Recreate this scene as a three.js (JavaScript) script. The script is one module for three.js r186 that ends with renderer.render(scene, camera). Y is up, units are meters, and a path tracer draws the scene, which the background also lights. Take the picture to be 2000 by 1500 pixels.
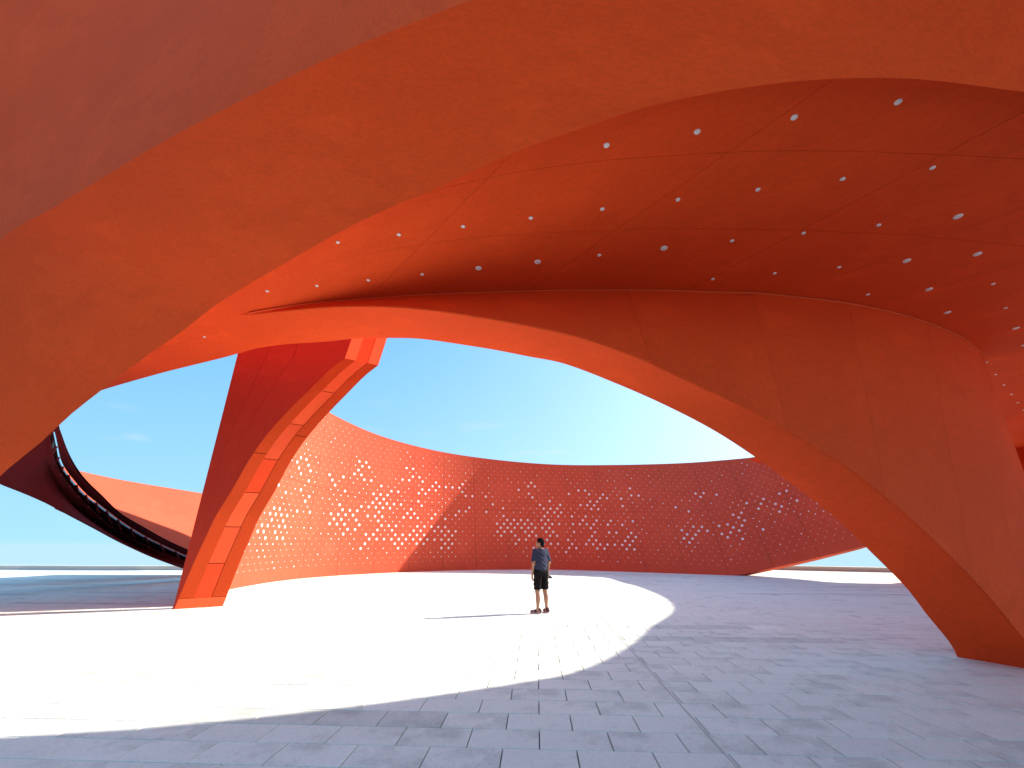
import * as THREE from 'three';
import { mergeGeometries } from 'three/addons/utils/BufferGeometryUtils.js';

// ---------- camera, sky, sun, exposure ----------
const scene = new THREE.Scene();
const camera = new THREE.PerspectiveCamera(84.89, 4 / 3, 0.05, 900);
camera.position.set(0, 1.6, 0);
camera.rotation.set(THREE.MathUtils.degToRad(20.71), 0, 0);
scene.add(camera);

const EXPOSURE = 3.3;
const SUN = new THREE.Vector3(2.72, 1.72, -0.77).normalize();
{
  const W = 1024, Hh = 512, px = new Float32Array(W * Hh * 4);
  const mix = (a, b, t) => a.map((v, i) => v + (b[i] - v) * t);
  const hash = (x, y) => { let h = Math.imul(x | 0, 374761393) + Math.imul(y | 0, 668265263); h = Math.imul(h ^ (h >>> 13), 1274126177); return ((h ^ (h >>> 16)) >>> 0) / 4294967295; };
  const vn = (x, y) => { const i = Math.floor(x), j = Math.floor(y), f = x - i, g = y - j, u = f * f * (3 - 2 * f), v = g * g * (3 - 2 * g);
    return (hash(i, j) * (1 - u) + hash(i + 1, j) * u) * (1 - v) + (hash(i, j + 1) * (1 - u) + hash(i + 1, j + 1) * u) * v; };
  for (let j = 0; j < Hh; j++) for (let i = 0; i < W; i++) {
    const az = ((i + .5) / W - .5) * 2 * Math.PI, el = ((j + .5) / Hh - .5) * Math.PI;
    const d = new THREE.Vector3(Math.cos(el) * Math.cos(az), Math.sin(el), Math.cos(el) * Math.sin(az));
    const e = Math.max(el, 0) / (Math.PI / 2);
    let c = mix([.42, .81, 1.06], [.065, .43, .97], 1 - Math.pow(1 - Math.min(e * 1.9, 1), 1.7));
    const g = Math.max(d.dot(SUN), -1), ang = Math.acos(g);
    const glow = 5.6 * Math.exp(-ang * 2.45) * Math.exp(-e * 1.5);
    c = c.map((v, k) => v + glow * [.95, .93, .88][k]);
    if (el < 0) c = [.56, .86, 1.04];                            // haze below the raised plaza
    // a few thin wisps low in the sky
    const w = Math.max(0, vn(az * 9 + 40, el * 46) * .6 + vn(az * 26, el * 120) * .4 - .72) * 1.3 * Math.exp(-Math.pow((el - .17) / .1, 2));
    c = mix(c, [1, 1, 1.02], Math.min(w, .6));
    const o = (j * W + i) * 4;
    for (let k = 0; k < 3; k++) px[o + k] = c[k] / EXPOSURE;
    px[o + 3] = 1;
  }
  const sky = new THREE.DataTexture(px, W, Hh, THREE.RGBAFormat, THREE.FloatType);
  sky.mapping = THREE.EquirectangularReflectionMapping;
  sky.magFilter = sky.minFilter = THREE.LinearFilter; sky.needsUpdate = true;
  scene.background = sky; scene.environment = sky;
}
const sun = new THREE.DirectionalLight(0xfffaf1, 2.9);
sun.position.copy(SUN).multiplyScalar(90); sun.castShadow = true;
sun.shadow.mapSize.set(4096, 4096);
Object.assign(sun.shadow.camera, { left: -45, right: 45, top: 40, bottom: -40, near: 1, far: 200 });
scene.add(sun); scene.add(sun.target);

const renderer = new THREE.WebGLRenderer({ antialias: true });
renderer.toneMapping = THREE.LinearToneMapping;
renderer.toneMappingExposure = EXPOSURE;
renderer.shadowMap.enabled = true;

// ---------- helpers ----------
let seed = 7;
const rnd = () => { seed = (seed * 1664525 + 1013904223) >>> 0; return seed / 4294967296; };
const V = (x, h, d) => new THREE.Vector3(x, h, -d);          // metres: right, up, ahead of the viewer
const lerp = (a, b, t) => a + (b - a) * t;
function noise2(n, cells, s0) {                                // tileable fractal noise, n x n
  const out = new Float32Array(n * n); let amp = 1, tot = 0;
  for (const c of cells) {
    const g = new Float32Array(c * c); let s = (s0 + c * 977) >>> 0;
    for (let i = 0; i < c * c; i++) { s = (Math.imul(s, 1664525) + 1013904223) >>> 0; g[i] = s / 4294967296; }
    for (let y = 0; y < n; y++) for (let x = 0; x < n; x++) {
      const fx = x / n * c, fy = y / n * c, i = fx | 0, j = fy | 0, a = fx - i, b = fy - j, u = a * a * (3 - 2 * a), v = b * b * (3 - 2 * b);
      const p = g[j * c + i], q = g[j * c + (i + 1) % c], r = g[((j + 1) % c) * c + i], t = g[((j + 1) % c) * c + (i + 1) % c];
      out[y * n + x] += amp * ((p * (1 - u) + q * u) * (1 - v) + (r * (1 - u) + t * u) * v - .5);
    }
    tot += amp; amp *= .62;
  }
  for (let i = 0; i < out.length; i++) out[i] = out[i] / tot + .5;
  return out;
}
function tex(n, f, srgb) {
  const a = new Uint8Array(n * n * 4);
  for (let i = 0; i < n * n; i++) { const c = f(i); for (let k = 0; k < 3; k++) a[i * 4 + k] = Math.max(0, Math.min(255, Math.round(c[k] * 255))); a[i * 4 + 3] = 255; }
  const t = new THREE.DataTexture(a, n, n); t.wrapS = t.wrapT = THREE.RepeatWrapping;
  t.magFilter = THREE.LinearFilter; t.minFilter = THREE.LinearMipmapLinearFilter; t.generateMipmaps = true;
  if (srgb) t.colorSpace = THREE.SRGBColorSpace; t.needsUpdate = true; return t;
}
const coarse = noise2(512, [3, 6, 13, 29], 11), fine = noise2(512, [128, 256], 5), patch = noise2(512, [5, 11, 23, 61], 77);
// render coat on the red shells: mottled, with paler touched-up patches and fine grain
const coatMap = tex(512, i => { const p = Math.max(0, Math.min(1, (patch[i] - .57) * 9)); const v = .94 + (coarse[i] - .5) * .07 + (fine[i] - .5) * .075 + p * .025; return [v, v - .003 + p * .012, v + p * .012]; }, true);
const coatBump = tex(512, i => { const v = fine[i] * .85 + coarse[i] * .15; return [v, v, v]; });
function mat(rgb, o = {}) { const m = new (o.specularIntensity === undefined ? THREE.MeshStandardMaterial : THREE.MeshPhysicalMaterial)({ roughness: .85, metalness: 0, ...o }); m.color.setRGB(...rgb); return m; }
function coat(rgb, size = 5, bump = .0011) {
  const m = coatMap.clone(), b = coatBump.clone(); m.repeat.set(1 / size, 1 / size); b.repeat.set(1 / 1.3, 1 / 1.3); m.needsUpdate = b.needsUpdate = true;
  const o = new THREE.MeshPhysicalMaterial({ map: m, bumpMap: b, bumpScale: bump, roughness: .85, specularIntensity: .28 }); o.color.setRGB(...rgb); return o;
}
const M = {
  red: coat([.86, .082, .014]),
  redWall: coat([.62, .105, .050], 7),
  redShaded: coat([.42, .040, .022], 3),  // the pier's red, darkened to stand in for shade on its front
  flange: coat([.56, .058, .010], 3),  // darker than the panels, lowered further to stand in for the rib's shade
  panelA: coat([.78, .095, .030], 3),
  panelB: coat([.80, .070, .018], 3),
  redC: coat([.86, .115, .036], 3),
  disc: mat([.78, .77, .73], { roughness: .45 }),
  ring: mat([.30, .05, .035], { roughness: .6 }),
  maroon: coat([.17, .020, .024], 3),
  glass: new THREE.MeshPhysicalMaterial({ color: 0x4a3a3e, roughness: .08, metalness: .6 }),
  mullion: mat([.28, .05, .05], { roughness: .6 }),
  concrete: mat([.52, .51, .50], { roughness: .9 }),
};
const used = {};
function numbered(n) { const k = used[n] = (used[n] ?? -1) + 1; return k ? `${n}_${String(k).padStart(3, '0')}` : n; }
function shadowed(o) { o.castShadow = o.receiveShadow = true; return o; }
function part(name, geo, m, parent) { const o = shadowed(new THREE.Mesh(geo, m)); o.name = name; parent.add(o); return o; }
function thing(name, label, category, pos = [0, 0, 0]) {
  const g = new THREE.Group(); g.name = numbered(name); g.position.copy(V(...pos)); g.userData = { label, category }; scene.add(g); return g;
}
// curve through measured points [right, up, ahead]; by arc fraction
function curve(pts) { const c = new THREE.CatmullRomCurve3(pts.map(p => V(...p)), false, 'centripetal'); c.arcLengthDivisions = 900; return s => c.getPointAt(Math.max(0, Math.min(1, s))); }
const ruled = (A, B) => (s, v) => A(s).lerp(B(s), v);
// grid surface with thickness: a closed slab whose front face is S(s, v)
const DOWN = new THREE.Vector3(0, -1, 0), HALL = new THREE.Vector3(0, 1.6, -2.5);
function slab(S, s0, s1, v0, v1, ns, nv, th, flip = false, origin = null, toward = HALL, fixed = null) {
  if (fixed) { const sm = (s0 + s1) / 2, vm = (v0 + v1) / 2, p = S(sm, vm), a = S(sm + (s1 - s0) * 1e-3, vm).sub(p), b = S(sm, vm + (v1 - v0) * 1e-3).sub(p); flip = a.cross(b).dot(fixed) < 0; }
  else { const e = 1e-3, sm = (s0 + s1) / 2, vm = (v0 + v1) / 2, p = S(sm, vm), a = S(sm + (s1 - s0) * e, vm).sub(p), b = S(sm, vm + (v1 - v0) * e).sub(p); flip = a.cross(b).dot(toward.clone().sub(p)) < 0; }
  const P = [], N = [], U = [];
  for (let i = 0; i <= ns; i++) { P.push([]); for (let j = 0; j <= nv; j++) P[i].push(S(lerp(s0, s1, i / ns), lerp(v0, v1, j / nv))); }
  let acc = 0;
  for (let i = 0; i <= ns; i++) {
    if (i) acc += P[i][nv >> 1].distanceTo(P[i - 1][nv >> 1]);
    let w = 0; N.push([]); U.push([]);
    for (let j = 0; j <= nv; j++) {
      if (j) w += P[i][j].distanceTo(P[i][j - 1]);
      U[i].push([acc + s0 * 40, w + v0 * 5]);
      const a = P[Math.min(i + 1, ns)][j].clone().sub(P[Math.max(i - 1, 0)][j]);
      let b = P[i][Math.min(j + 1, nv)].clone().sub(P[i][Math.max(j - 1, 0)]);
      if (b.lengthSq() < 1e-8) b = P[Math.min(i + 1, ns)][Math.min(j + 1, nv)].clone().sub(P[Math.min(i + 1, ns)][Math.max(j - 1, 0)]);
      const n = fixed ? fixed.clone() : a.cross(b).normalize(); if (flip && !fixed) n.negate(); N[i].push(n);
    }
  }
  const pos = [], nor = [], uv = [], idx = [];
  const put = (p, n, u) => { pos.push(p.x - (origin ? origin.x : 0), p.y - (origin ? origin.y : 0), p.z - (origin ? origin.z : 0)); nor.push(n.x, n.y, n.z); uv.push(u[0], u[1]); return pos.length / 3 - 1; };
  const quad = (a, b, c, d, f) => f ? idx.push(a, c, b, a, d, c) : idx.push(a, b, c, a, c, d);
  const back = (i, j) => P[i][j].clone().addScaledVector(N[i][j], -th);
  const F = P.map((r, i) => r.map((p, j) => put(p, N[i][j], U[i][j])));
  for (let i = 0; i < ns; i++) for (let j = 0; j < nv; j++) quad(F[i][j], F[i + 1][j], F[i + 1][j + 1], F[i][j + 1], flip);
  if (th) {
    const Bk = P.map((r, i) => r.map((p, j) => put(back(i, j), N[i][j].clone().negate(), U[i][j])));
    for (let i = 0; i < ns; i++) for (let j = 0; j < nv; j++) quad(Bk[i][j], Bk[i][j + 1], Bk[i + 1][j + 1], Bk[i + 1][j], flip);
    const edge = (list, out) => { const q = list.map(([i, j]) => { const n = out(i, j); return [put(P[i][j], n, U[i][j]), put(back(i, j), n, [U[i][j][0], U[i][j][1] + th])]; });
      for (let k = 0; k < q.length - 1; k++) idx.push(q[k][0], q[k][1], q[k + 1][1], q[k][0], q[k + 1][1], q[k + 1][0]); };
    const dir = (i, j, i2, j2) => { const d = P[i][j].clone().sub(P[i2][j2]); return d.lengthSq() > 1e-9 ? d.normalize() : N[i][j].clone(); };
    const I = [...Array(ns + 1).keys()], J = [...Array(nv + 1).keys()];
    edge(I.map(i => [i, 0]), (i, j) => dir(i, 0, i, 1)); edge(I.map(i => [i, nv]), (i, j) => dir(i, nv, i, nv - 1));
    edge(J.map(j => [0, j]), (i, j) => dir(0, j, 1, j)); edge(J.map(j => [ns, j]), (i, j) => dir(ns, j, ns - 1, j));
  }
  const g = new THREE.BufferGeometry();
  g.setAttribute('position', new THREE.Float32BufferAttribute(pos, 3)); g.setAttribute('normal', new THREE.Float32BufferAttribute(nor, 3));
  g.setAttribute('uv', new THREE.Float32BufferAttribute(uv, 2)); g.setIndex(idx); return g;
}
function box(w, h, d, x = 0, y = 0, z = 0) { const g = new THREE.BoxGeometry(w, h, d); g.translate(x, y, z); return g; }

// ---------- plaza ----------
const T0 = { x: .2275, d: 4.325, e1: [.99851, -.0546], e2: [.0546, .99851], L: .611, W: .3843, gap: .011 };
const paving = new THREE.Group(); paving.name = 'plaza_paving'; paving.userData = { kind: 'structure' }; scene.add(paving);
{
  const outline = [[-74, 30.4], [-50, 29.9], [-32.3, 29.4], [-24.9, 28.8], [-20.6, 29], [-15, 30.9], [-8, 34], [0, 35.4], [8, 34], [12.5, 31.9], [16.1, 29.4], [21.5, 26.8], [28, 23.9], [40, 19.4], [74, 9], [74, -46], [-74, -46]];
  const bs = new THREE.Shape(outline.map(p => new THREE.Vector2(p[0], p[1]))), bg = new THREE.ExtrudeGeometry(bs, { depth: .5, bevelEnabled: false }); bg.rotateX(-Math.PI / 2); bg.translate(0, -.536, 0);
  part('paving_bed', bg, mat([.36, .355, .34], { roughness: .95 }), paving);
  const edgeD = x => { for (let i = 0; i < 14; i++) { const [a, b] = outline[i], [c, d] = outline[i + 1]; if (x >= a && x <= c) return lerp(b, d, (x - a) / (c - a)); } return 0; };
  const stoneMap = tex(512, i => { const v = .98 + (coarse[i] - .5) * .05 + (fine[i] - .5) * .08 - Math.max(0, patch[i] - .60) * .35; return [v, v, v]; }, true);
  stoneMap.repeat.set(1 / 1.9, 1 / 1.9);
  const stoneBump = tex(512, i => { const v = fine[i]; return [v, v, v]; }); stoneBump.repeat.set(1 / .5, 1 / .5);
  const stoneMat = k => mat([k * 1.04, k * 1.02, k * .86], { map: stoneMap, bumpMap: stoneBump, bumpScale: .0012, roughness: .9, specularIntensity: .3 });
  const mats = [.65, .74, .755, .77, .785, .80, .87].map(stoneMat);
  const all = [], pick = k => k < .70 ? 0 : k < .748 ? 1 : k < .762 ? 2 : k < .777 ? 3 : k < .792 ? 4 : k < .82 ? 5 : 6;
  const inside = (x, d) => Math.abs(x) < 6 + 1.42 * Math.max(d, 0) && d < edgeD(x) - .75 && x > -42 && x < 36;
  for (let j = -17; j < 80; j++) {
    let run = 0, runK = .77; const shift = (j & 1) ? .5 : 0;
    for (let i = -74; i < 64; i++) {
      if (run <= 0) { const q = rnd(); run = q < .13 ? 2 + (rnd() * 12 | 0) : q < .2 ? 1 + (rnd() * 2 | 0) : 4 + (rnd() * 14 | 0); runK = q < .13 ? .64 + rnd() * .03 : q < .20 ? .87 : .76 + rnd() * .035; }
      run--;
            const a = (i + shift + .5) * T0.L, b = (j + .5) * T0.W;
      const x = T0.x + a * T0.e1[0] + b * T0.e2[0], d = T0.d + a * T0.e1[1] + b * T0.e2[1];
      const k = runK + (rnd() - .5) * .02, up = (rnd() - .5) * .0022, ou = rnd() * 7, ov = rnd() * 7, tilt = (rnd() - .5) * .003;
      if (!inside(x, d) || d < -2.2) continue;
      all.push({ x, d, k, up, ou, ov, tilt, r: Math.hypot(x * .8, d - .6) });
    }
  }
  const rot = Math.asin(T0.e1[1]);                              // rows come slightly nearer towards the right
  const geoV = [];
  for (let v = 0; v < 10; v++) {
    const w = T0.L - T0.gap, h = T0.W - T0.gap, c = .0035;       // arrised top edge
    const g = new THREE.BufferGeometry(), p = [], u = [], ix = [];
    const ringAt = (iw, y) => [[-iw[0], y, -iw[1]], [iw[0], y, -iw[1]], [iw[0], y, iw[1]], [-iw[0], y, iw[1]]];
    const R = [ringAt([w / 2, h / 2], -.034), ringAt([w / 2, h / 2], -c), ringAt([w / 2 - c, h / 2 - c], 0)];
    const ox = rnd() * 5, oz = rnd() * 5;
    const push = q => { p.push(...q); u.push(q[0] + ox, q[2] + oz); return p.length / 3 - 1; };
    for (let k = 0; k < 2; k++) for (let s = 0; s < 4; s++) { const a = push(R[k][s]), b = push(R[k][(s + 1) % 4]), cc = push(R[k + 1][(s + 1) % 4]), dd = push(R[k + 1][s]); ix.push(a, cc, b, a, dd, cc); }
    const t = R[2].map(push); ix.push(t[0], t[2], t[1], t[0], t[3], t[2]);
    g.setAttribute('position', new THREE.Float32BufferAttribute(p, 3)); g.setAttribute('uv', new THREE.Float32BufferAttribute(u, 2)); g.setIndex(ix); g.computeVertexNormals(); geoV.push(g.toNonIndexed()); geoV[v].computeVertexNormals();
  }
  const seen = t => { const z = t.d * .9354 - 1.6 * .3535, v = (-1.6 * .9354 - t.d * .3535) / z; return z > .2 && Math.abs(t.x / z) < 1.26 && v > -.96; };
  const near = all.filter(seen).sort((a, b) => a.d - b.d).slice(0, 300), nearSet = new Set(near);
  near.forEach((t, n) => { const o = part(n ? `paver_${String(n).padStart(3, '0')}` : 'paver', geoV[n % 10], mats[pick(t.k)], paving); o.position.copy(V(t.x, t.up, t.d)); o.rotation.set(t.tilt, rot, t.tilt * .6); });
  const gs = [];
  all.forEach((t, n) => {
    if (nearSet.has(t)) return;
    const g = geoV[n % 10].clone(); g.rotateY(rot); g.translate(t.x, t.up, -t.d);
    const N = g.attributes.position.count, col = new Float32Array(N * 3), uv = g.attributes.uv;
    for (let i = 0; i < N; i++) { col[i * 3] = t.k * 1.04; col[i * 3 + 1] = t.k * 1.02; col[i * 3 + 2] = t.k * .86; uv.setXY(i, uv.getX(i) + t.ou, uv.getY(i) + t.ov); }
    g.setAttribute('color', new THREE.BufferAttribute(col, 3)); gs.push(g);
  });
  const far = part('paver_field', mergeGeometries(gs), mat([1, 1, 1], { map: stoneMap, bumpMap: stoneBump, bumpScale: .0012, roughness: .9, specularIntensity: .3, vertexColors: true }), paving);
  far.userData.kind = 'stuff';
  // movement joint that runs away from the viewer, a shallow strip of grey sealant
  const j0 = V(1.66, .0015, 3), j1 = V(2.42, .0015, 18), jl = j0.distanceTo(j1), jg = new THREE.BoxGeometry(.016, .005, jl);
  const jo = part('movement_joint', jg, mat([.52, .50, .42], { roughness: .95 }), paving); jo.position.copy(j0).lerp(j1, .5); jo.lookAt(j1);
}
// low kerb walls at the edge of the plaza
function kerb(pts, label) {
  const g = thing('parapet_kerb', label, 'kerb'); const c = curve(pts), n = 28;
  const top = s => c(s).add(new THREE.Vector3(0, .24, 0));
  part('kerb_wall', slab(ruled(c, top), 0, 1, 0, 1, n, 1, .3), M.concrete, g);
  const inner = s => { const p = c(s), q = c(Math.min(s + .01, 1)), r = c(Math.max(s - .01, 0)), t = q.sub(r).normalize(); return p.add(new THREE.Vector3(-t.z, 0, t.x).multiplyScalar(.05)).add(new THREE.Vector3(0, .265, 0)); };
  const outer = s => { const p = c(s), q = c(Math.min(s + .01, 1)), r = c(Math.max(s - .01, 0)), t = q.sub(r).normalize(); return p.add(new THREE.Vector3(t.z, 0, -t.x).multiplyScalar(.40)).add(new THREE.Vector3(0, .265, 0)); };
  part('coping', slab(ruled(inner, outer), 0, 1, 0, 1, n, 1, .05, true), mat([.60, .585, .56], { roughness: .85 }), g);
}
kerb([[-72, 0, 30], [-50, 0, 29.5], [-32.3, 0, 29], [-24.9, 0, 28.4], [-20.6, 0, 28.6], [-15, 0, 30.5]], 'low pale kerb along the plaza edge, left of the leaning pier');
kerb([[12.5, 0, 31.5], [16.1, 0, 29], [21.5, 0, 26.4], [28, 0, 23.5], [40, 0, 19]], 'low grey kerb behind the raised end of the perforated wall');

// ---------- the canopy: front arch, flat dotted ceiling, rear arch ----------
const canopy = thing('ring_canopy', 'red canopy overhead with a flat dotted ceiling between two sweeping arches', 'canopy');
// front arch
{
  const Ef = curve([[-11.6, -.05, 8.45], [-9.69, 2.78, 8.05], [-9.04, 3.4, 7.93], [-8.59, 3.91, 7.84], [-7.99, 4.4, 7.7], [-7.16, 4.95, 7.45], [-6.14, 5.33, 7.0], [-5.46, 5.62, 6.67], [-3.61, 5.8, 5.6], [-2.21, 5.9, 4.82], [-.65, 5.98, 4.09], [0, 6, 3.76], [.87, 6, 3.4], [1.39, 6, 3.2], [2.63, 6, 2.94], [3.89, 6, 2.88], [5.35, 6, 3.02], [8, 6, 3.3], [12, 6, 3.6], [17, 5.7, 3.7], [21.5, 4.6, 3.6], [24.6, 2.4, 3.4], [26, -.05, 3.2]]);
  const En = curve([[-13.9, -0.05, 8.3], [-13.2, 2.6, 8.1], [-12, 5.4, 7.6], [-10.18, 7.22, 6.8], [-8.36, 7.26, 6.0], [-6.85, 7.31, 5.35], [-5.51, 7.29, 4.75], [-4.33, 7.19, 4.22], [-3.36, 7.11, 3.8], [-2.49, 7.0, 3.42], [-1.75, 6.89, 3.1], [-1.1, 6.81, 2.85], [-0.41, 6.74, 2.6], [1, 6.7, 2.2], [2.6, 6.7, 1.85], [4.2, 6.68, 1.65], [6, 6.65, 1.6], [9, 6.65, 1.65], [13, 6.6, 1.7], [18, 6.1, 1.6], [23, 4.8, 1.4], [26.4, 2.4, 1.2], [28, -0.05, 1.1]]);
  const fa = new THREE.Group(); fa.name = 'front_arch'; canopy.add(fa);
  const up = (c, h, dd) => s => { const p = c(s); p.y += h; p.z -= dd; return p; };
  const FT = s => { const p = En(s); p.y = lerp(21, p.y + 4.5, Math.max(0, Math.min(1, (s - .34) / .12))); p.z += .6; p.x -= 8 * Math.max(0, 1 - s / .22); return p; }, BT = up(Ef, 1.1, .12), TT = s => { const p = FT(s); p.z -= 1.1; p.y -= .1; return p; };
  part('soffit', slab(ruled(En, Ef), 0, 1, 0, 1, 120, 6, 0), M.red, fa);
  part('front_face', slab(ruled(FT, En), 0, 1, 0, 1, 120, 4, 0), M.red, fa);
  part('back_face', mergeGeometries([slab(ruled(Ef, BT), 0, 1, 0, 1, 120, 1, 0), slab(ruled(BT, TT), 0, 1, 0, 1, 120, 2, 0), slab(ruled(TT, FT), 0, 1, 0, 1, 120, 1, 0)]), M.red, fa);
}
// edge of the courtyard opening, left to right and round the far right side
const CTpts = [[-6.01, 8.11], [-5.56, 7.96], [-4.78, 7.75], [-3.92, 7.57], [-3.1, 7.45], [-2.34, 7.36], [-1.45, 7.27], [-.72, 7.22], [0, 7.18], [.92, 7.14], [1.98, 7.13], [3.05, 7.14], [4.15, 7.2], [4.88, 7.23], [6.03, 7.42], [6.88, 7.58], [8.3, 7.99], [9.75, 8.58], [11.05, 9.23], [11.94, 9.79], [12.5, 10.14]];
{
  const ceil = new THREE.Group(); ceil.name = 'ceiling'; canopy.add(ceil);
  const st = [[-17, 14.8, -16, 10.5], [-13.32, 12.91, -12, 9], [-10.4, 11.52, -9.4, 8.25], [-7.13, 10.05, -6.5, 6.95], [-6.01, 8.11, -3.0, 4.9], [-2.98, 7.39, .7, 3.2], [.3, 7.11, 3.75, 2.75], [3.6, 7.1, 6.4, 2.8], [5.5, 7.25, 9.4, 3.0], [7.6, 7.74, 12.4, 3.2], [9.69, 8.53, 16.4, 3.3], [11, 9.2, 21, 3.6], [12.3, 10.75, 24, 6], [13.3, 12.6, 25, 10], [14.6, 14.9, 26.5, 14], [15.25, 17.3, 28.2, 18], [15.45, 20.2, 29.3, 21.6], [15.4, 22, 24.1, 22.6], [15.1, 23.4, 23, 25], [14.5, 25.8, 21, 29], [11.6, 28.2, 15, 33]];
  // the ceiling's inner edge runs along the left rim, then over the top of the rear wall, then round the courtyard
  const innerPts = [];
  for (let i = 0; i < 3; i++) innerPts.push([st[i][0], st[i][1], i]);
  for (const f of [0, .03, .25, .5, .75, .97]) innerPts.push([lerp(st[3][0], -6.01, f), lerp(st[3][1], 8.11, f), 3 + f]);
  for (const [x, d] of [CTpts[0], [-5.98, 8.1], [-5.93, 8.085], ...CTpts.slice(1, -2)]) { let i = 4; while (i < 11 && st[i + 1][0] < x) i++; innerPts.push([x, d + .05 * Math.min(1, (x + 6.01) / 2), x < -6 ? 4 : Math.min(11.98, i + (x - st[i][0]) / (st[i + 1][0] - st[i][0]))]); }
  innerPts.push([11.72, 9.92, 11.5]);
  for (let i = 12; i < st.length - 1; i++) { innerPts.push([st[i][0], st[i][1], i]); if (i === 12) innerPts.push([12.8, 11.6, 12.5]); }
  innerPts.push([...st.at(-1).slice(0, 2), st.length - 1]);
  const ic = new THREE.CatmullRomCurve3(innerPts.map(p => V(p[0], 6.3, p[1])), false, 'centripetal');
  const oc = new THREE.CatmullRomCurve3(st.map(p => V(p[2], 6.3, p[3])), false, 'centripetal');
  const I = t => { let k = 0; while (k < innerPts.length - 2 && innerPts[k + 1][2] < t) k++; const f = (t - innerPts[k][2]) / (innerPts[k + 1][2] - innerPts[k][2]); return ic.getPoint((k + Math.max(0, Math.min(1, f))) / (innerPts.length - 1)); };
  const O = t => oc.getPoint(t / (st.length - 1));
  const n = st.length - 1, S = (t, v) => I(t).lerp(O(t), v);
  const cuts = [0, .40, .72, 1];
  let k = 0;
  for (let i = 0; i < n; i++) for (let c = 0; c < 3; c++) {
    const g = .0025 / Math.max(1, I(i + .5).distanceTo(I(i + .6)) * 10), gv = .0025 / I(i + .5).distanceTo(O(i + .5));
    part('ceiling_panel' + (k++ ? '_' + String(k - 1).padStart(3, '0') : ''), slab(S, i + (i === 3 || i === 4 ? 0 : g), i + 1 - (i === 2 || i === 3 ? 0 : g), cuts[c] + (c ? gv : 0), cuts[c + 1] - gv, 8, 4, .03, true, null, HALL, DOWN), M.red, ceil);
  }
  part('ceiling_infill', slab((a, b) => V(lerp(lerp(-6.75, -6.35, b), lerp(-5.5, -3.9, b), a), 6.2978, lerp(lerp(8.8, 6.6, b), lerp(7.95, 6.0, b), a)), 0, 1, 0, 1, 2, 2, .002, false, null, HALL, DOWN), M.red, ceil);
  const Su = (t, v) => { const p = S(t, v); p.y = 6.345 - .5 * Math.max(0, (t - n + 2.6) / 2.6); return p; };
  part('roof_slab', slab(Su, 0, n, 0.001, 1, 150, 4, .34, true, null, HALL, DOWN), M.red, ceil);
  const ring = s => { const p = I(s * n); p.y = 6.62; return p; };
  part('outer_pier', slab((a, v) => { const p = O(13.4 + a * 3.2); p.y = lerp(6.4, -.03, v); p.x -= 1.2 * v * (1 - v); return p; }, 0, 1, 0, 1, 24, 8, .35), M.red, ceil);
  // white downlight discs on a square grid turned with the hall
  const discGeo = r => { const g = new THREE.LatheGeometry([[0, -.016], [r * .7, -.015], [r * .94, -.010], [r, -.003], [r, .004]].map(q => new THREE.Vector2(...q)), 24); return g; };
  const gA = discGeo(.033), gB = discGeo(.038), gC = discGeo(.060);
  const a = [1.068, -.186], b = [.165, 1.085], o = [1.36, 4.98];
  const big = new Set(['-2,1', '-1,1', '1,1', '5,1', '5,2', '6,2', '6,3', '7,4', '9,5']);
  const inPoly = (x, d) => { let ins = false; const poly = []; for (let t = 0; t <= n; t += .125) { const p = S(t, .055); poly.push([p.x, -p.z]); } for (let t = n; t >= 0; t -= .25) { const p = S(t, .96); poly.push([p.x, -p.z]); }
    for (let i = 0, j = poly.length - 1; i < poly.length; j = i++) { const [xi, yi] = poly[i], [xj, yj] = poly[j]; if ((yi > d) !== (yj > d) && x < (xj - xi) * (d - yi) / (yj - yi) + xi) ins = !ins; } return ins; };
  let m = 0;
  for (let j = -1; j < 15; j++) for (let i = -14; i < 24; i++) {
    const x = o[0] + i * a[0] + j * b[0], d = o[1] + i * a[1] + j * b[1];
    if (!inPoly(x, d) || d < 3.2) continue;
    const z = d * .9354 + 4.7 * .3535; if (Math.abs(x / z) > 1.5) continue;
    if (x < -4.3 && !(i === -6 && j === 1) || j === -1 && i < 0) continue;
    const h = ((i * 73 + j * 151) % 7 + 7) % 7;
    const g = big.has(i + ',' + j) || j > 5 && h > 3 ? gC : j === -1 ? gB : gA;
    if (!m) part('downlight', gA, M.disc, ceil).position.copy(V(-7.5, 6.3, 9.17)), m++;
    const q = part('downlight' + (m++ ? '_' + String(m - 1).padStart(3, '0') : ''), g, M.disc, ceil); q.position.copy(V(x, 6.3, d));
  }
}
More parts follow.
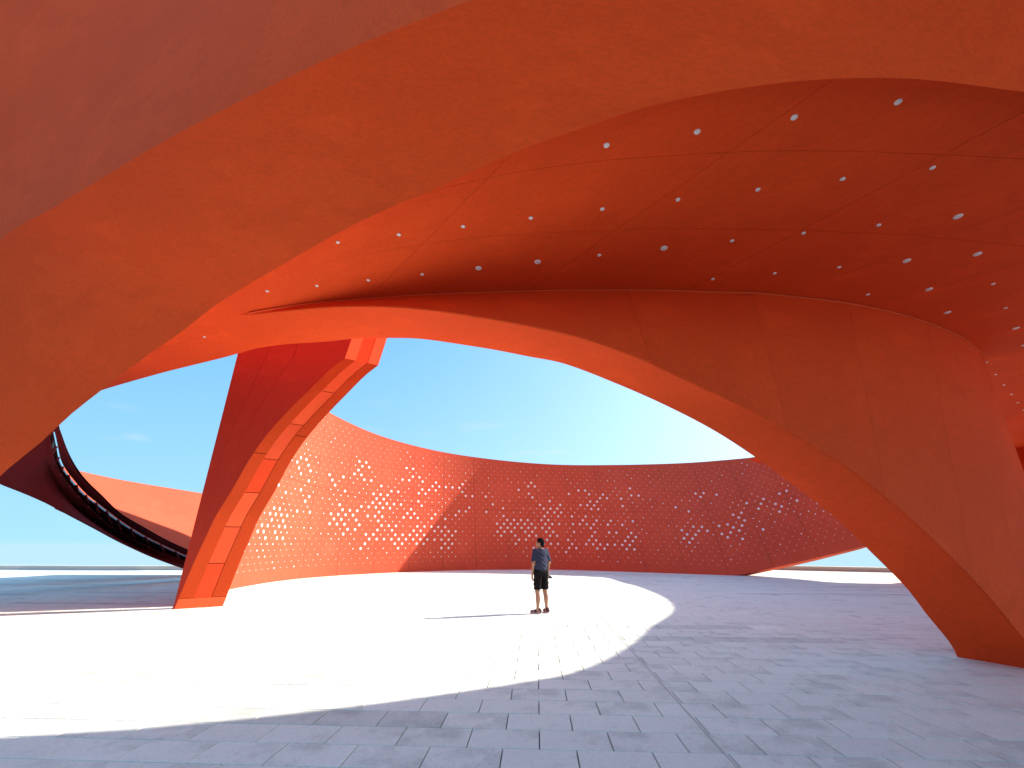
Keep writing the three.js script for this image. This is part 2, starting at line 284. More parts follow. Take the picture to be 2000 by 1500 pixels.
// rear arch: a ribbon that peels off the ceiling and comes down to the right, and the wall above it
{
  const CUp = [[-6.01, 6.296, 8.11], [-5.56, 6.24, 8.0], [-4.67, 6.16, 7.69], [-3.71, 6.04, 7.35], [-2.8, 5.85, 7], [-1.97, 5.64, 6.7], [-1.07, 5.36, 6.4], [-.38, 5.1, 6.15], [.24, 4.85, 5.93], [.97, 4.53, 5.68], [1.75, 4.09, 5.45], [2.44, 3.65, 5.33], [3.19, 3.25, 5.35], [3.69, 2.96, 5.42], [4.41, 2.56, 5.58], [4.89, 2.22, 5.72], [5.62, 1.66, 5.98], [6.32, 1.02, 6.25], [6.81, .4, 6.42], [7.12, -.03, 6.52]];
  const CU = curve(CUp);
  const CLp = [[-7.18, 6.296, 10.1], [-6.6, 6.29, 9.81], [-5.82, 6.28, 9.57], [-4.57, 6.27, 9.37], [-3.75, 6.27, 9.2], [-2.87, 6.24, 9.12], [-2.14, 6.03, 8.75], [-.97, 5.5, 8], [-.3, 5.17, 7.55], [.29, 4.87, 7.18], [.9, 4.56, 6.8], [1.73, 3.98, 6.33], [2.34, 3.56, 6.1], [2.92, 3.18, 6.02], [3.54, 2.85, 6.22], [4.3, 2.46, 6.6], [5.18, 1.89, 6.95], [5.6, 1.47, 7.06], [6.09, .94, 7.17], [6.33, .58, 7.24], [6.63, .14, 7.31], [6.68, -.03, 7.34]];
  const CL = curve(CLp);
  // the wall: its top meets the ceiling edge, its foot follows the ribbon and then the ground
  const top = CTpts.map(p => [p[0], 6.298, p[1]]); top.splice(20, 0, [12.28, 6.298, 10.0]);
  const low = [...CUp, [8.5, -.03, 7.46], [9.9, -.03, 8.4]];
  const byIndex = pts => { const c = new THREE.CatmullRomCurve3(pts.map(p => V(...p)), false, 'centripetal'); return s => c.getPoint(Math.max(0, Math.min(1, s))); };
  const CT = byIndex(top), CF = byIndex(low), CB = curve(top.map(([x, h, d]) => [x + .04, 6.64, d + .1]));
  const ra = new THREE.Group(); ra.name = 'rear_arch'; canopy.add(ra);
  const cuts = [0, .22, .36, .49, .615, .72, .80, .875, 1];
  const face = ruled(CT, CF);
  for (let i = 0; i < 8; i++) part('wall_panel' + (i ? '_00' + i : ''), slab(face, cuts[i] + (i ? .0001 : 0), cuts[i + 1] - (i < 7 ? .0001 : 0), 0, 1, 22, 8, .025, false, null, new THREE.Vector3(7, 2, 4)), M.red, ra);
  part('wall_core', mergeGeometries([slab((s, v) => { const p = face(s, v * .99); p.z -= .035; return p; }, 0, 1, 0, 1, 120, 3, 0), slab(ruled(CL, CB), 0, 1, 0, 1, 120, 4, 0), slab((s, v) => V(lerp(12.5, 9.9, s) + .3 * v, lerp(6.62, -.03, s), lerp(10.14, 8.4, s) + .42 * v), 0, 1, 0, 1, 12, 1, 0), slab((s, v) => V(lerp(12.8, 10.2, s), lerp(6.62, -.03, s), lerp(10.56, 8.82, s)).lerp(CL(1 - (1 - s) * .02), v), 0, 1, 0, 1, 12, 4, 0)]), M.red, ra);
  const RU = curve([[-6.6, 6.2965, 8.2], ...CUp]), RL = curve([[-7.7, 6.2965, 10.3], ...CLp]);
  part('ribbon_soffit', slab(ruled(RU, RL), 0, 1, 0, 1, 140, 5, 0), M.red, ra);
  // slim edge bead on the wall top; caught light painted as lighter red
  const bead = new THREE.CatmullRomCurve3(Array.from({ length: 120 }, (_, i) => { const p = CT(.03 + .97 * i / 119); p.y = 6.274; p.z += .012; return p; }));
  part('edge_bead', new THREE.TubeGeometry(bead, 260, .02, 6), M.redC, ra);
}

// ---------- leaning pier ----------
{
  const pier = thing('leaning_pier', 'leaning red pier with a curved grooved rib on its right side', 'pier', [-8.2, 0, 12.4]);
  const org = V(-8.2, 0, 12.4), w = [.89, .56];
  const nearPts = [[-8.70, -.03], [-8.66, .14], [-8.47, 1.1], [-8.3, 1.82], [-8.18, 2.29], [-7.9, 2.99], [-7.6, 3.85], [-7.26, 4.56], [-6.77, 5.3], [-6.16, 6.09], [-5.67, 6.7], [-5.29, 7.06]];
  const rib = curve(nearPts.map(p => [p[0], p[1], 12.14]));
  const end = s => V(lerp(-5.29, -4.95, s), lerp(7.06, 8.9, s), 12.14);
  const left = s => V(-8.71, rib(s).y * 8.9 / 7.06, 12.14);
  const off = (c, f, rec = 0) => s => { const p = c(s); p.x += w[0] * f; p.z -= w[1] * f; if (rec) { const a = c(Math.min(1, s + .004)), b = c(Math.max(0, s - .004)), t = a.sub(b).normalize(); p.x -= t.y * rec; p.y += t.x * rec; } return p; };
  // front plate in three panels separated by thin joints
  const plate = ruled(left, rib);
  const topLeft = s => V(-8.71, lerp(7.06, 8.9, s), 12.14);
  const pane = (s, v) => { // s: across 0..1, v: height; the plate runs from the straight left edge to the rib
    const h = v; const x1 = h > 7.06 ? lerp(-5.29, -4.95, (h - 7.06) / 1.84) : ribX(h); return V(lerp(-8.715, x1, s), h, 12.14); };
  const samples = Array.from({ length: 300 }, (_, i) => rib(i / 299));
  const ribX = h => { let k = 0; while (k < 298 && samples[k + 1].y < h) k++; const a = samples[k], b = samples[k + 1]; return lerp(a.x, b.x, Math.max(0, Math.min(1, (h - a.y) / (b.y - a.y || 1)))); };
  const cutsS = [0, .27, .52, 1];
  for (let i = 0; i < 3; i++) part('front_plate' + (i ? '_00' + i : ''), slab((s, v) => pane(s, v), cutsS[i] + (i ? .0015 : 0), cutsS[i + 1] - (i < 2 ? .0015 : 0), -.03, 8.9, 6, 60, .04, false, org), M.redShaded, pier);
  part('pier_core', mergeGeometries([slab((s, v) => { const p = pane(s, v); p.z -= .05; return p; }, 0, .985, -.03, 8.9, 4, 50, 0, false, org), slab((s, v) => { const p = pane(s, v); p.x += w[0]; p.z -= w[1]; return p; }, 0, 1, -.03, 8.9, 4, 50, 0, true, org), slab((s, v) => { const p = V(-8.715, v, 12.14); p.x += w[0] * s; p.z -= w[1] * s; return p; }, 0, 1, -.03, 8.9, 2, 30, 0, true, org), slab((s, v) => off(rib, lerp(.0, 1, v), .05)(s), 0, 1, 0, 1, 60, 2, 0, false, org)]), M.redShaded, pier);
  // rib: two flanges and recessed infill panels
  const fl = (f0, f1, a, b, m, name, rec = 0, c = rib, n = 50) => part(name, slab((s, v) => off(c, lerp(f0, f1, v), rec)(s), a, b, 0, 1, n, 1, .035, false, org), m, pier);
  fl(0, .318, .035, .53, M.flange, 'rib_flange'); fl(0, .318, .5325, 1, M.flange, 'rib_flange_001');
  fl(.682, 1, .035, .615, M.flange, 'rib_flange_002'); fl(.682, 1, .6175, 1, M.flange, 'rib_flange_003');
  fl(0, 1, 0, .034, M.redC, 'base_band', -.006, rib, 6);
  const arcOf = h => { let k = 0; while (k < 299 && samples[k].y < h) k++; return k / 299; };
  const hs = [.17, 1.06, 2.0, 2.93, 3.9, 4.95, 6.02, 7.06], pm = [M.panelB, M.panelA, M.redC, M.panelB, M.panelA, M.redC, M.redC];
  for (let i = 0; i < 7; i++) fl(.322, .678, arcOf(hs[i]) + .0012, i === 6 ? 1 : arcOf(hs[i + 1]) - .0012, pm[i], 'rib_panel' + (i ? '_00' + i : ''), .009, rib, 14);
  const ef = (f0, f1, m, name, rec) => part(name, slab((s, v) => off(end, lerp(f0, f1, v), rec)(s), 0, 1, 0, 1, 8, 1, .035, false, org), m, pier);
  ef(0, .318, M.redC, 'end_flange', 0); ef(.682, 1, M.redC, 'end_flange_001', 0); ef(.322, .678, coat([.84, .06, .012], 3), 'end_panel', .009);
  part('end_core', slab((s, v) => off(end, v, .05)(s), 0, 1, 0, 1, 4, 1, 0, false, org), M.redShaded, pier);
}

// ---------- perforated curved wall ----------
{
  const wall = thing('perforated_wall', 'curved red wall dotted with white discs, behind the standing person', 'wall');
  const EB = curve([[-10.15, -.02, 15.6], [-10.43, -.02, 18.2], [-10.35, -.02, 21], [-9.6, -.02, 23.1], [-8.28, -.02, 24.9], [-6, -.02, 26.9], [-3.17, -.02, 28.4], [0, -.02, 29.1], [3.23, -.02, 28.9], [7.37, -.02, 26.6], [9.6, -.02, 25.2], [11.49, 0, 24.03], [12.97, .36, 23.2], [14.09, .71, 22.4], [15.11, 1.13, 21.2], [15.71, 1.49, 20], [16.6, 2.5, 17.5], [17.4, 4.2, 15.2], [17.9, 6.2, 13.2]]);
  const ET = curve([[-10.3, 9.1, 15.6], [-10.4, 8.8, 18.4], [-10.2, 8.4, 20.9], [-9.8, 8.19, 22.4], [-8.1, 7.72, 25], [-5.09, 7.32, 27.6], [-1.42, 7.02, 29.1], [2.85, 6.73, 29.5], [7.02, 6.59, 28.9], [11.42, 6.5, 27.6], [13.58, 6.5, 26.5], [14.72, 6.49, 25.6], [15.4, 6.45, 23.5], [15.9, 6.4, 20], [16.0, 6.4, 17], [16.2, 6.4, 14.6]]);
  const S = ruled(EB, ET); const NS = 22; let k = 0;
  for (let i = 0; i < 19; i++) for (let j = 0; j < 2; j++)
    part('wall_panel' + (k++ ? '_' + String(k - 1).padStart(3, '0') : ''), slab(S, i / NS + .00012, (i + 1) / NS - .00012, j ? .5208 : 0, j ? 1 : .5192, 8, 4, .04, true), M.redWall, wall);
  const nAt = (s, v) => { const a = S(Math.min(1, s + .004), v).sub(S(Math.max(0, s - .004), v)), b = S(s, Math.min(1, v + .02)).sub(S(s, Math.max(0, v - .02))); const q = b.cross(a).normalize(); return q.dot(new THREE.Vector3(0, 3, -14).sub(S(s, v))) < 0 ? q.negate() : q; };
  part('wall_core', slab((s, v) => S(s, v * .999).addScaledVector(nAt(s, v), -.045), 0, 19 / 22, 0, 1, 110, 4, .2, true), M.redWall, wall);
  part('return_wall', slab(ruled(curve([[-8.8, -.02, 12.78], [-9.6, -.02, 14.1], [-10.16, -.02, 15.62]]), curve([[-8.85, 9.1, 12.78], [-9.7, 9.1, 14.1], [-10.31, 9.1, 15.62]])), 0, 1, 0, 1, 10, 3, .22), M.redWall, wall);
  const large = { 3: [99], 4: [42, 52, 64, 66, 90, 100, 102, 108, 110, 116, 118], 5: [43, 51, 53, 57, 59, 65, 67, 85, 93, 95, 97, 101, 105, 107, 109, 111, 113, 115, 117], 6: [14, 18, 20, 44, 46, 48, 50, 52, 54, 56, 58, 60, 62, 64, 66, 86, 88, 94, 100, 106, 108, 116, 118, 132, 144], 7: [11, 13, 17, 37, 43, 45, 51, 53, 55, 57, 59, 65, 67, 81, 85, 89, 91, 95, 97, 107, 117, 119, 131, 133, 141, 149], 8: [12, 14, 18, 20, 38, 40, 46, 50, 56, 58, 62, 64, 66, 68, 80, 82, 84, 88, 90, 94, 96, 102, 108, 112, 114, 118, 132, 134, 140, 142, 144], 9: [15, 19, 33, 35, 37, 41, 47, 49, 51, 57, 59, 61, 63, 65, 81, 83, 85, 87, 89, 91, 93, 95, 107, 131, 135, 137, 143, 145, 163], 10: [14, 16, 18, 20, 34, 36, 40, 46, 80, 82, 84, 86, 88, 90, 94, 96, 98, 102, 104, 106, 108, 112, 116, 134, 136, 140, 142, 146, 154], 11: [15, 17, 23, 27, 33, 35, 37, 39, 43, 45, 47, 53, 55, 57, 61, 65, 83, 85, 87, 89, 93, 95, 105, 109, 113, 119, 145, 155, 159], 12: [36, 38, 40, 46, 54, 56, 62, 68, 82, 94, 98, 102, 106, 144, 146, 150, 154], 13: [25, 35, 41, 43, 45, 47, 49, 55, 69, 71, 77, 95, 97, 99, 151], 14: [18, 26, 44, 46, 48, 50, 52, 58, 72, 82, 94, 96, 98, 108, 110, 134, 148, 152, 156, 158], 15: [15, 23, 45, 47, 57, 79, 93, 99, 105, 107, 109, 117, 131], 16: [36, 44, 46, 48, 96, 108, 110], 17: [25, 33, 49, 51, 57, 59, 71, 73, 77, 91, 111, 113, 117], 18: [22, 32, 46, 58, 60, 62, 70, 90, 102, 108, 112, 120, 122, 138, 142], 19: [21, 25, 31, 35, 41, 43, 61, 63, 65, 67, 69, 87, 105, 107, 137, 139], 20: [20, 24, 38, 40, 52, 54, 58, 62, 70, 90, 92, 120], 21: [21, 23, 39, 55, 57, 91], 22: [40, 42], 23: [39, 41, 53, 55] };
  const big = new Set(); for (const j in large) for (const i of large[j]) big.add(i + ',' + j);
  const dome = r => { const g = new THREE.LatheGeometry([[0, .018], [r * .5, .0175], [r * .8, .014], [r, .004], [r, -.012]].map(q => new THREE.Vector2(...q)), 14); g.rotateX(Math.PI / 2); return g; };
  const gBig = dome(.074), gMid = dome(.036);
  const Z = new THREE.Vector3(0, 0, 1), n = 102; let made = 0; const rest = [];
  for (let i = 0; i < 175; i++) {
    const s = (i + .5) / (2 * n), b = EB(s), t = ET(s), L = b.distanceTo(t);
    for (let j = 1; j < 40; j++) {
      if ((i + j) % 2) continue;
      const h = .33 + j * .24625; if (h > L - .28) break;
      const v = h / L, isBig = big.has(i + ',' + j);
      let mid = false; const q = rnd();
      if (!isBig) { let c = 0; for (let a = -3; a <= 3; a++) for (let e = -3; e <= 3; e++) if (big.has((i + a) + ',' + (j + e))) c++; mid = q < .06 + Math.min(c, 6) * .07; }
      const nn = nAt(s, v), p = S(s, v).addScaledVector(nn, .001), quat = new THREE.Quaternion().setFromUnitVectors(Z, nn);
      if (isBig && made < 300) { const o = part('disc' + (made ? '_' + String(made).padStart(3, '0') : ''), gBig, M.disc, wall); o.position.copy(p); o.quaternion.copy(quat); made++; }
      else rest.push(new THREE.Matrix4().compose(p, quat, new THREE.Vector3().setScalar(isBig ? .074 / .036 : mid ? 1 : .018 / .036)));
    }
  }
  const im = new THREE.InstancedMesh(gMid, M.disc, rest.length); rest.forEach((m, i) => im.setMatrixAt(i, m)); im.name = 'small_discs'; im.userData.kind = 'stuff'; shadowed(im); wall.add(im);
}

// ---------- curved wing with a ribbon window, far left ----------
{
  const wing = thing('curved_wing', 'dark maroon curved wing with a ribbon window, raised above the ground at far left', 'building wing');
  const C = {
    c0: [[-15.39,3.65,11.6],[-15.66,3.46,12.5],[-15.54,3.26,13.0],[-15.58,3.0,14.0],[-15.24,2.55,15.0],[-15.06,2.12,16.0],[-15.08,1.75,17.0],[-15.25,1.47,18.0],[-15.01,1.06,19.0],[-14.39,0.6,20.0],[-14.11,0.17,21.5]],
    c1: [[-13.45,4.89,11.6],[-14.19,4.58,12.5],[-14.49,4.13,13.0],[-15.29,3.87,14.0],[-15.79,3.39,15.0],[-16.19,2.92,16.0],[-16.43,2.53,17.0],[-16.5,2.12,18.0],[-15.98,1.54,19.0],[-14.97,0.88,20.0],[-14.51,0.34,21.5]],
    c2: [[-13.39,5.1,11.6],[-14.13,4.77,12.5],[-14.34,4.29,13.0],[-14.95,3.82,14.0],[-15.26,3.32,15.0],[-15.49,2.83,16.0],[-15.45,2.26,17.0],[-15.61,1.93,18.0],[-15.35,1.48,19.0],[-14.89,1.01,20.0],[-14.42,0.48,21.5]],
    c3: [[-13.26,5.24,11.6],[-14.03,4.92,12.5],[-14.29,4.52,13.0],[-14.98,4.09,14.0],[-15.52,3.76,15.0],[-15.8,3.3,16.0],[-16.02,2.95,17.0],[-16.07,2.5,18.0],[-15.83,1.97,19.0],[-15.22,1.39,20.0],[-14.61,0.74,21.5]],
    c4: [[-13.19,5.35,11.6],[-13.94,5.03,12.5],[-14.14,4.63,13.0],[-14.68,4.14,14.0],[-15.08,3.69,15.0],[-15.18,3.18,16.0],[-15.22,2.64,17.0],[-14.95,2.14,18.0],[-14.6,1.64,19.0],[-14.4,1.28,20.0],[-14.02,0.79,21.5]],
    p0: [[-19.75,4.71,18.5],[-19.69,4.66,19.2],[-19.55,4.55,21.0],[-19.07,4.45,22.8],[-17.99,4.29,25.0],[-17.57,4.24,26.5]],
    p1: [[-17.91,3.03,17.3],[-17.74,2.77,17.9],[-17.33,2.12,19.4],[-16.7,1.38,21.0],[-15.86,0.56,23.0],[-15.58,0.17,24.5]],
  };
  const surf = (a, b) => ruled(curve(C[a]), curve(C[b]));
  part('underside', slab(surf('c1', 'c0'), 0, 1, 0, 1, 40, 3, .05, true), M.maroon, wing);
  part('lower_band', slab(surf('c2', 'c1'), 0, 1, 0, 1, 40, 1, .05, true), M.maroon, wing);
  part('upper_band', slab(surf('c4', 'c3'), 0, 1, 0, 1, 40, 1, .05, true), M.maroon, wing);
  const win = new THREE.Group(); win.name = 'ribbon_window'; wing.add(win);
  const ws = surf('c3', 'c2'), nW = 17;
  for (let i = 0; i < nW; i++) {
    part('pane' + (i ? '_' + String(i).padStart(3, '0') : ''), slab((s, v) => { const p = ws(s, v); p.x -= .05; return p; }, i / nW + .0015, (i + 1) / nW - .0015, 0, 1, 3, 1, .02, true), M.glass, win);
    part('mullion' + (i ? '_' + String(i).padStart(3, '0') : ''), slab(ws, i / nW - (i ? .0015 : 0), i / nW + .0015, 0, 1, 1, 1, .06, true), M.mullion, win);
  }
  part('inner_wall', slab(surf('p0', 'p1'), 0, 1, 0, 1, 30, 8, .25, true), M.redWall, wing);
}
// ---------- person ----------
// distance field -> mesh (surface nets), positions in metres
function netMesh(f, lo, hi, cell) {
  const n = [0, 1, 2].map(k => Math.ceil((hi[k] - lo[k]) / cell) + 1), [nx, ny, nz] = n;
  const F = new Float32Array(nx * ny * nz), at = (x, y, z) => (z * ny + y) * nx + x;
  for (let z = 0; z < nz; z++) for (let y = 0; y < ny; y++) for (let x = 0; x < nx; x++) F[at(x, y, z)] = f(lo[0] + x * cell, lo[1] + y * cell, lo[2] + z * cell);
  const id = new Int32Array(nx * ny * nz).fill(-1), pos = [], idx = [];
  for (let z = 0; z < nz - 1; z++) for (let y = 0; y < ny - 1; y++) for (let x = 0; x < nx - 1; x++) {
    let px = 0, py = 0, pz = 0, c = 0;
    const v = (a, b, d) => F[at(x + a, y + b, z + d)];
    const E = (a, b, d, a2, b2, d2) => { const p = v(a, b, d), q = v(a2, b2, d2); if ((p < 0) !== (q < 0)) { const t = p / (p - q); px += a + (a2 - a) * t; py += b + (b2 - b) * t; pz += d + (d2 - d) * t; c++; } };
    for (let a = 0; a < 2; a++) for (let b = 0; b < 2; b++) { E(0, a, b, 1, a, b); E(a, 0, b, a, 1, b); E(a, b, 0, a, b, 1); }
    if (c) { id[at(x, y, z)] = pos.length / 3; pos.push(lo[0] + (x + px / c) * cell, lo[1] + (y + py / c) * cell, lo[2] + (z + pz / c) * cell); }
  }
  const q = (a, b, c, d, fl) => { if (a < 0 || b < 0 || c < 0 || d < 0) return; fl ? idx.push(a, c, b, a, d, c) : idx.push(a, b, c, a, c, d); };
  for (let z = 1; z < nz - 1; z++) for (let y = 1; y < ny - 1; y++) for (let x = 1; x < nx - 1; x++) {
    const s = F[at(x, y, z)] < 0;
    if (s !== F[at(x + 1, y, z)] < 0) q(id[at(x, y - 1, z - 1)], id[at(x, y, z - 1)], id[at(x, y, z)], id[at(x, y - 1, z)], !s);
    if (s !== F[at(x, y + 1, z)] < 0) q(id[at(x - 1, y, z - 1)], id[at(x, y, z - 1)], id[at(x, y, z)], id[at(x - 1, y, z)], s);
    if (s !== F[at(x, y, z + 1)] < 0) q(id[at(x - 1, y - 1, z)], id[at(x, y - 1, z)], id[at(x, y, z)], id[at(x - 1, y, z)], !s);
  }
  const g = new THREE.BufferGeometry(); g.setAttribute('position', new THREE.Float32BufferAttribute(pos, 3)); g.setIndex(idx); g.computeVertexNormals();
  const u = new Float32Array(pos.length / 3 * 2); for (let i = 0; i < u.length / 2; i++) { u[i * 2] = pos[i * 3] + pos[i * 3 + 2]; u[i * 2 + 1] = pos[i * 3 + 1]; } g.setAttribute('uv', new THREE.BufferAttribute(u, 2));
  return g;
}
const smin = (a, b, k) => { const h = Math.max(k - Math.abs(a - b), 0) / k; return Math.min(a, b) - h * h * k * .25; };
function cone(a, b, ra, rb) {                                   // tapered capsule
  const d = [b[0] - a[0], b[1] - a[1], b[2] - a[2]], l2 = d[0] * d[0] + d[1] * d[1] + d[2] * d[2];
  return (x, y, z) => { const t = Math.max(0, Math.min(1, ((x - a[0]) * d[0] + (y - a[1]) * d[1] + (z - a[2]) * d[2]) / l2)); return Math.hypot(x - a[0] - d[0] * t, y - a[1] - d[1] * t, z - a[2] - d[2] * t) - lerp(ra, rb, t); };
}
const ell = (c, r) => (x, y, z) => { const p = [(x - c[0]) / r[0], (y - c[1]) / r[1], (z - c[2]) / r[2]], k = Math.hypot(...p); return (k - 1) * Math.min(...r); };
const union = (list, k) => (x, y, z) => { let m = 1e3; for (const f of list) m = smin(m, f(x, y, z), k); return m; };
{
  // own frame: +z the way the trunk faces, +x the person's left, feet at y = 0
  const J = { hipL: [.088, .90, 0], hipR: [-.088, .90, 0], kneeL: [.098, .49, .022], kneeR: [-.125, .49, .03], ankL: [.112, .085, -.012], ankR: [-.150, .085, .0],
    shL: [.172, 1.405, -.005], shR: [-.172, 1.405, -.005], elL: [.222, 1.125, -.02], elR: [-.226, 1.13, -.03], wrL: [.226, .875, .035], wrR: [-.246, .885, .055] };
  const trunk = union([ell([0, 1.24, .005], [.152, .20, .098]), ell([0, 1.36, -.005], [.168, .10, .088]), ell([0, 1.03, 0], [.122, .16, .080]), ell([0, .90, -.01], [.128, .10, .088])], .08);
  const limbs = [
    cone(J.hipL, J.kneeL, .082, .054), cone(J.kneeL, J.ankL, .051, .034), ell([.102, .345, -.022], [.050, .12, .056]),
    cone(J.hipR, J.kneeR, .082, .054), cone(J.kneeR, J.ankR, .051, .034), ell([-.132, .345, -.016], [.050, .12, .056]),
    cone(J.shL, J.elL, .050, .037), cone(J.elL, J.wrL, .037, .024), cone(J.shR, J.elR, .050, .037), cone(J.elR, J.wrR, .037, .024)];
  const footL = [.112, 0, -.012], footR = [-.150, 0, 0], aL = .75, aR = -.12;
  const foot = (o, a) => { const s = Math.sin(a), c = Math.cos(a), p = (l, x, y) => [o[0] + s * l + c * x, y, o[2] + c * l - s * x]; return [cone(p(-.045, 0, .055), p(.10, 0, .052), .036, .033), cone(p(.10, .012, .048), p(.175, .012, .040), .030, .022), cone(p(.10, -.015, .046), p(.155, -.02, .038), .026, .020), cone([o[0], .1, o[2]], p(-.04, 0, .06), .034, .036)]; };
  const neck = cone([0, 1.42, -.012], [.004, 1.53, .012], .056, .052);
  const bodyF = union([trunk, neck, ...limbs, ...foot(footL, aL), ...foot(footR, aR)], .035);
  const bodyG = netMesh(bodyF, [-.36, .005, -.22], [.36, 1.53, .26], .011);
  // head on a finer grid, turned to the person's left
  const headF0 = union([ell([0, .115, -.008], [.074, .098, .092]), ell([0, .055, .030], [.056, .070, .062]), cone([0, .005, .055], [0, .02, .060], .026, .03), cone([0, -.10, -.03], [0, .05, -.01], .051, .052)], .04);
  const headF = (x, y, z) => { let d = headF0(x, y, z);
    d = smin(d, cone([0, .098, .088], [0, .066, .108], .008, .013)(x, y, z), .014);                 // nose
    d = smin(d, ell([0, .030, .088], [.022, .007, .010])(x, y, z), .008);                           // lips
    for (const s of [-1, 1]) { d = smin(d, ell([s * .080, .088, -.008], [.010, .032, .019])(x, y, z), .012); d = Math.max(d, -ell([s * .031, .100, .098], [.016, .009, .014])(x, y, z)); d = Math.min(d, ell([s * .031, .100, .080], [.013, .011, .012])(x, y, z)); d = smin(d, cone([s * .014, .119, .086], [s * .048, .119, .072], .006, .005)(x, y, z), .01); }
    return d; };
  const head = netMesh(headF, [-.11, -.10, -.13], [.11, .24, .14], .0045);
  const hairF = (x, y, z) => { let d = ell([0, .128, -.014], [.085, .100, .101])(x, y, z); d = smin(d, ell([0, .06, -.062], [.066, .07, .045])(x, y, z), .03);
    const front = z - .045 - Math.max(0, y - .14) * .75; d = Math.max(d, front * .8); const side = .066 - y + Math.max(0, -z) * -.9; d = Math.max(d, side * .75);
    return d + .0035 * Math.sin(x * 210 + y * 90) * Math.sin(z * 190 + y * 60) + .002 * Math.sin(x * 400 + z * 300); };
  const hair = netMesh(hairF, [-.12, -.06, -.14], [.12, .26, .12], .005);
  const turn = new THREE.Matrix4().makeTranslation(.002, 1.492, .006).multiply(new THREE.Matrix4().makeRotationY(.72));
  head.applyMatrix4(turn); hair.applyMatrix4(turn);
  // hands: palm, four fingers and a thumb, relaxed (left) or closed round the camera (right)
  const hand = (curl) => { const fs = [ell([0, -.045, .004], [.014, .050, .038])];
    const fz = [.028, .010, -.009, -.027], fl = [.070, .078, .072, .056];
    fz.forEach((z, i) => { let p = [0, -.082 + (i === 3 ? .008 : 0), z], ang = .15; const seg = [fl[i] * .45, fl[i] * .32, fl[i] * .26]; seg.forEach((l, k) => { const q = [p[0] - Math.sin(ang) * l, p[1] - Math.cos(ang) * l, p[2] * (k ? 1 : 1.04)]; fs.push(cone(p, q, .0092 - k * .0008, .0085 - k * .0009)); p = q; ang += curl; }); });
    fs.push(cone([-.004, -.025, .030], [-.018, -.060, .052], .013, .010), cone([-.018, -.060, .052], [-.028, -.088, .050], .010, .008), cone([0, .02, 0], [0, -.03, .002], .022, .020));
    return netMesh(union(fs, .007), [-.09, -.18, -.06], [.05, .05, .09], .0035); };
  const hL = hand(.38), hR = hand(.95); hR.scale(-1, 1, 1); { const ix = hR.index.array; for (let i = 0; i < ix.length; i += 3) { const t = ix[i]; ix[i] = ix[i + 1]; ix[i + 1] = t; } hR.computeVertexNormals(); }
  hL.rotateX(-.12); hL.translate(J.wrL[0], J.wrL[1] - .005, J.wrL[2]); hR.rotateX(-.15); hR.translate(J.wrR[0], J.wrR[1] - .005, J.wrR[2]);
  const cloth = c => { const m = new THREE.MeshPhysicalMaterial({ roughness: .92, specularIntensity: .25 }); m.color.setRGB(...c); return m; };
  const skin = mat([.34, .17, .10], { roughness: .6 });
  const facing = Math.PI + .50, px = .72, pd = 11.47;
  const man = thing('person', 'person in a blue-grey T-shirt and dark shorts standing in the sunlight', 'person', [px, 0, pd]); man.rotation.y = facing;
  part('body', mergeGeometries([bodyG, head, hL, hR]), skin, man);
  part('hair', hair, cloth([.006, .005, .005]), man);
  // clothes follow the limbs, a little looser, with folds
  const fold = (x, y, z, k) => k * (Math.sin(y * 34 + x * 22 + z * 18) * Math.sin(x * 31 - y * 14 + z * 26) + .5 * Math.sin(y * 61 - x * 47));
  const tee = union([ell([0, 1.23, .0], [.172, .23, .118]), ell([0, 1.355, -.006], [.178, .100, .098]), ell([0, 1.02, -.004], [.170, .22, .130]), cone([0, 1.41, -.012], [.0, 1.452, -.004], .078, .060)], .09);
  const sleeves = union([cone([.166, 1.400, -.005], [.226, 1.165, -.018], .064, .060), cone([-.166, 1.400, -.005], [-.228, 1.170, -.026], .064, .060)], .02);
  const shirtF = (x, y, z) => { const k = fold(x, y, z, .0045 * (1.25 - Math.min(1, Math.abs(y - 1.05) * 1.2))); let t = tee(x, y, z) + k; t = Math.max(t, .892 + .012 * Math.sin(Math.atan2(z, x) * 5) - y); t = Math.max(t, y - 1.462 + (z > 0 ? z * .25 : 0));
    const sl = Math.max(sleeves(x, y, z) + k, (1.178 - .28 * (Math.abs(x) - .22)) - y, 1.05 - y); return smin(t, Math.abs(x) > .1 ? sl : 1, .03); };
  part('t_shirt', netMesh(shirtF, [-.34, .86, -.2], [.34, 1.48, .2], .0085), cloth([.036, .041, .070]), man);
  const shortsF = (x, y, z) => { const L = union([cone([.082, .90, -.005], [.100, .56, .012], .112, .094)], .02)(x, y, z), R = union([cone([-.082, .90, -.005], [-.118, .56, .018], .112, .094)], .02)(x, y, z), P = ell([0, .93, -.008], [.158, .11, .125])(x, y, z);
    let d = smin(Math.min(L, R), P, .06) + fold(x * 1.3, y * 1.2, z, .006); d = Math.max(d, .525 - y, y - .985); return d; };
  part('shorts', netMesh(shortsF, [-.27, .5, -.2], [.27, 1.0, .2], .009), cloth([.008, .006, .006]), man);
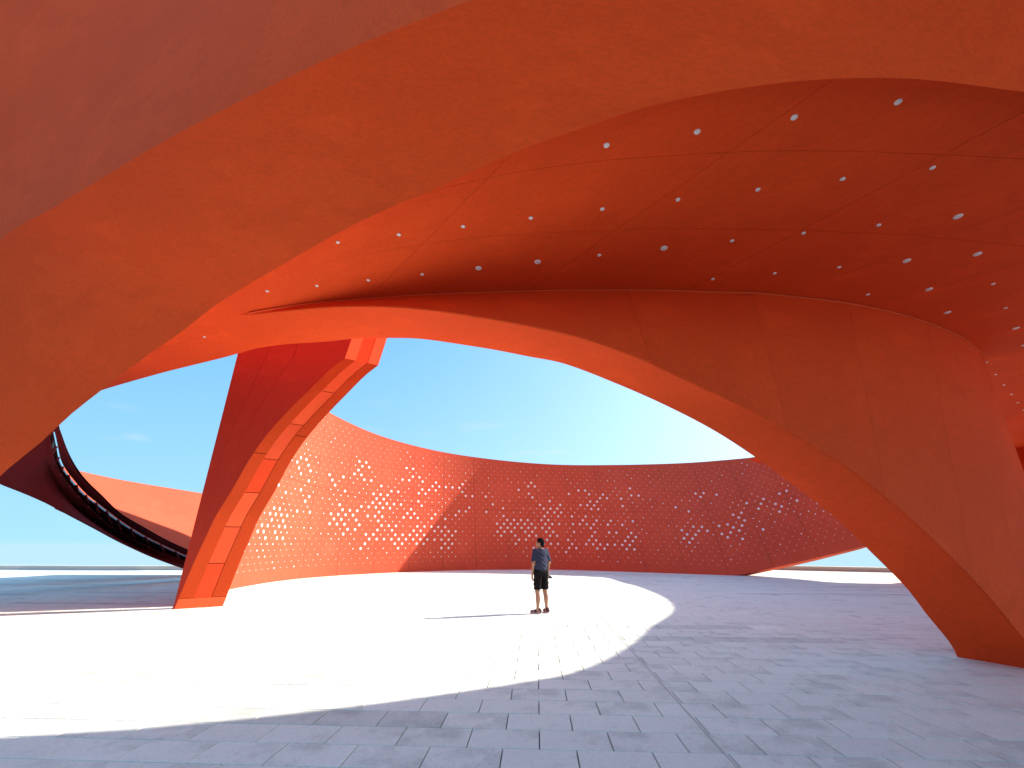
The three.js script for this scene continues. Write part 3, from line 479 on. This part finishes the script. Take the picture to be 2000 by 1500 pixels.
  const sandal = (o, a) => { const s = Math.sin(a), c = Math.cos(a); const g = new THREE.Group();
    const sole = new THREE.Shape(); [[-.085, -.034], [-.03, -.036], [.05, -.046], [.12, -.048], [.185, -.02], [.19, .012], [.15, .040], [.06, .040], [-.03, .034], [-.085, .032], [-.1, 0]].forEach((p, i) => i ? sole.lineTo(p[1], p[0]) : sole.moveTo(p[1], p[0]));
    const sg = new THREE.ExtrudeGeometry(sole, { depth: .018, bevelEnabled: true, bevelSize: .004, bevelThickness: .004, bevelSegments: 2 }); sg.rotateX(Math.PI / 2); sg.scale(-1, 1, 1); { const p = sg.attributes.position.array; for (let i = 0; i < p.length; i += 9) for (let k = 0; k < 3; k++) { const t = p[i + k]; p[i + k] = p[i + 3 + k]; p[i + 3 + k] = t; } } sg.translate(0, .0225, 0); sg.computeVertexNormals();
    const up = new THREE.MeshStandardMaterial({ color: 0x3a1018, roughness: .7 });
    const sh = netMesh(union([cone([0, .050, .045], [0, .050, .075], .046, .044), cone([0, .045, .135], [0, .042, .15], .040, .036), cone([0, .062, -.05], [0, .085, -.035], .044, .043)], .008), [-.08, .018, -.12], [.08, .14, .2], .007);
    const G = new THREE.Group(); G.name = 'sandal'; G.position.set(o[0], 0, o[2]); G.rotation.y = a; man.add(G);
    part('sole', sg, mat([.55, .50, .47], { roughness: .8 }), G); part('upper', sh, up, G); };
  sandal(footL, aL); sandal(footR, aR);
  man.updateMatrixWorld(true);
  // small black camera held at the right side
  const cp = new THREE.Vector3(-.262, .795, .075).applyMatrix4(man.matrixWorld);
  const cam = thing('hand_camera', 'small black camera held low in the right hand of the person', 'camera', [cp.x, cp.y, -cp.z]); cam.rotation.set(.1, facing - .35, .1);
  const black = mat([.018, .018, .02], { roughness: .45 });
  const bs = new THREE.Shape(); bs.absarc(-.042, 0, .030, Math.PI / 2, -Math.PI / 2); bs.absarc(.042, 0, .030, -Math.PI / 2, Math.PI / 2);
  const bg = new THREE.ExtrudeGeometry(bs, { depth: .034, bevelEnabled: true, bevelSize: .003, bevelThickness: .003, bevelSegments: 2 }); bg.translate(0, 0, -.017); part('body', bg, black, cam);
  const lens = new THREE.LatheGeometry([[0, 0], [.025, 0], [.027, .01], [.025, .045], [.027, .05], [.022, .05], [.020, .044], [0, .040]].map(p => new THREE.Vector2(...p)), 24); lens.rotateX(Math.PI / 2); lens.rotateY(-Math.PI / 2 * .9); lens.translate(-.045, -.012, .0); part('lens', lens, black, cam);
  part('viewfinder_hump', box(.034, .016, .03, 0, .036, 0), black, cam);
}

renderer.render(scene, camera);
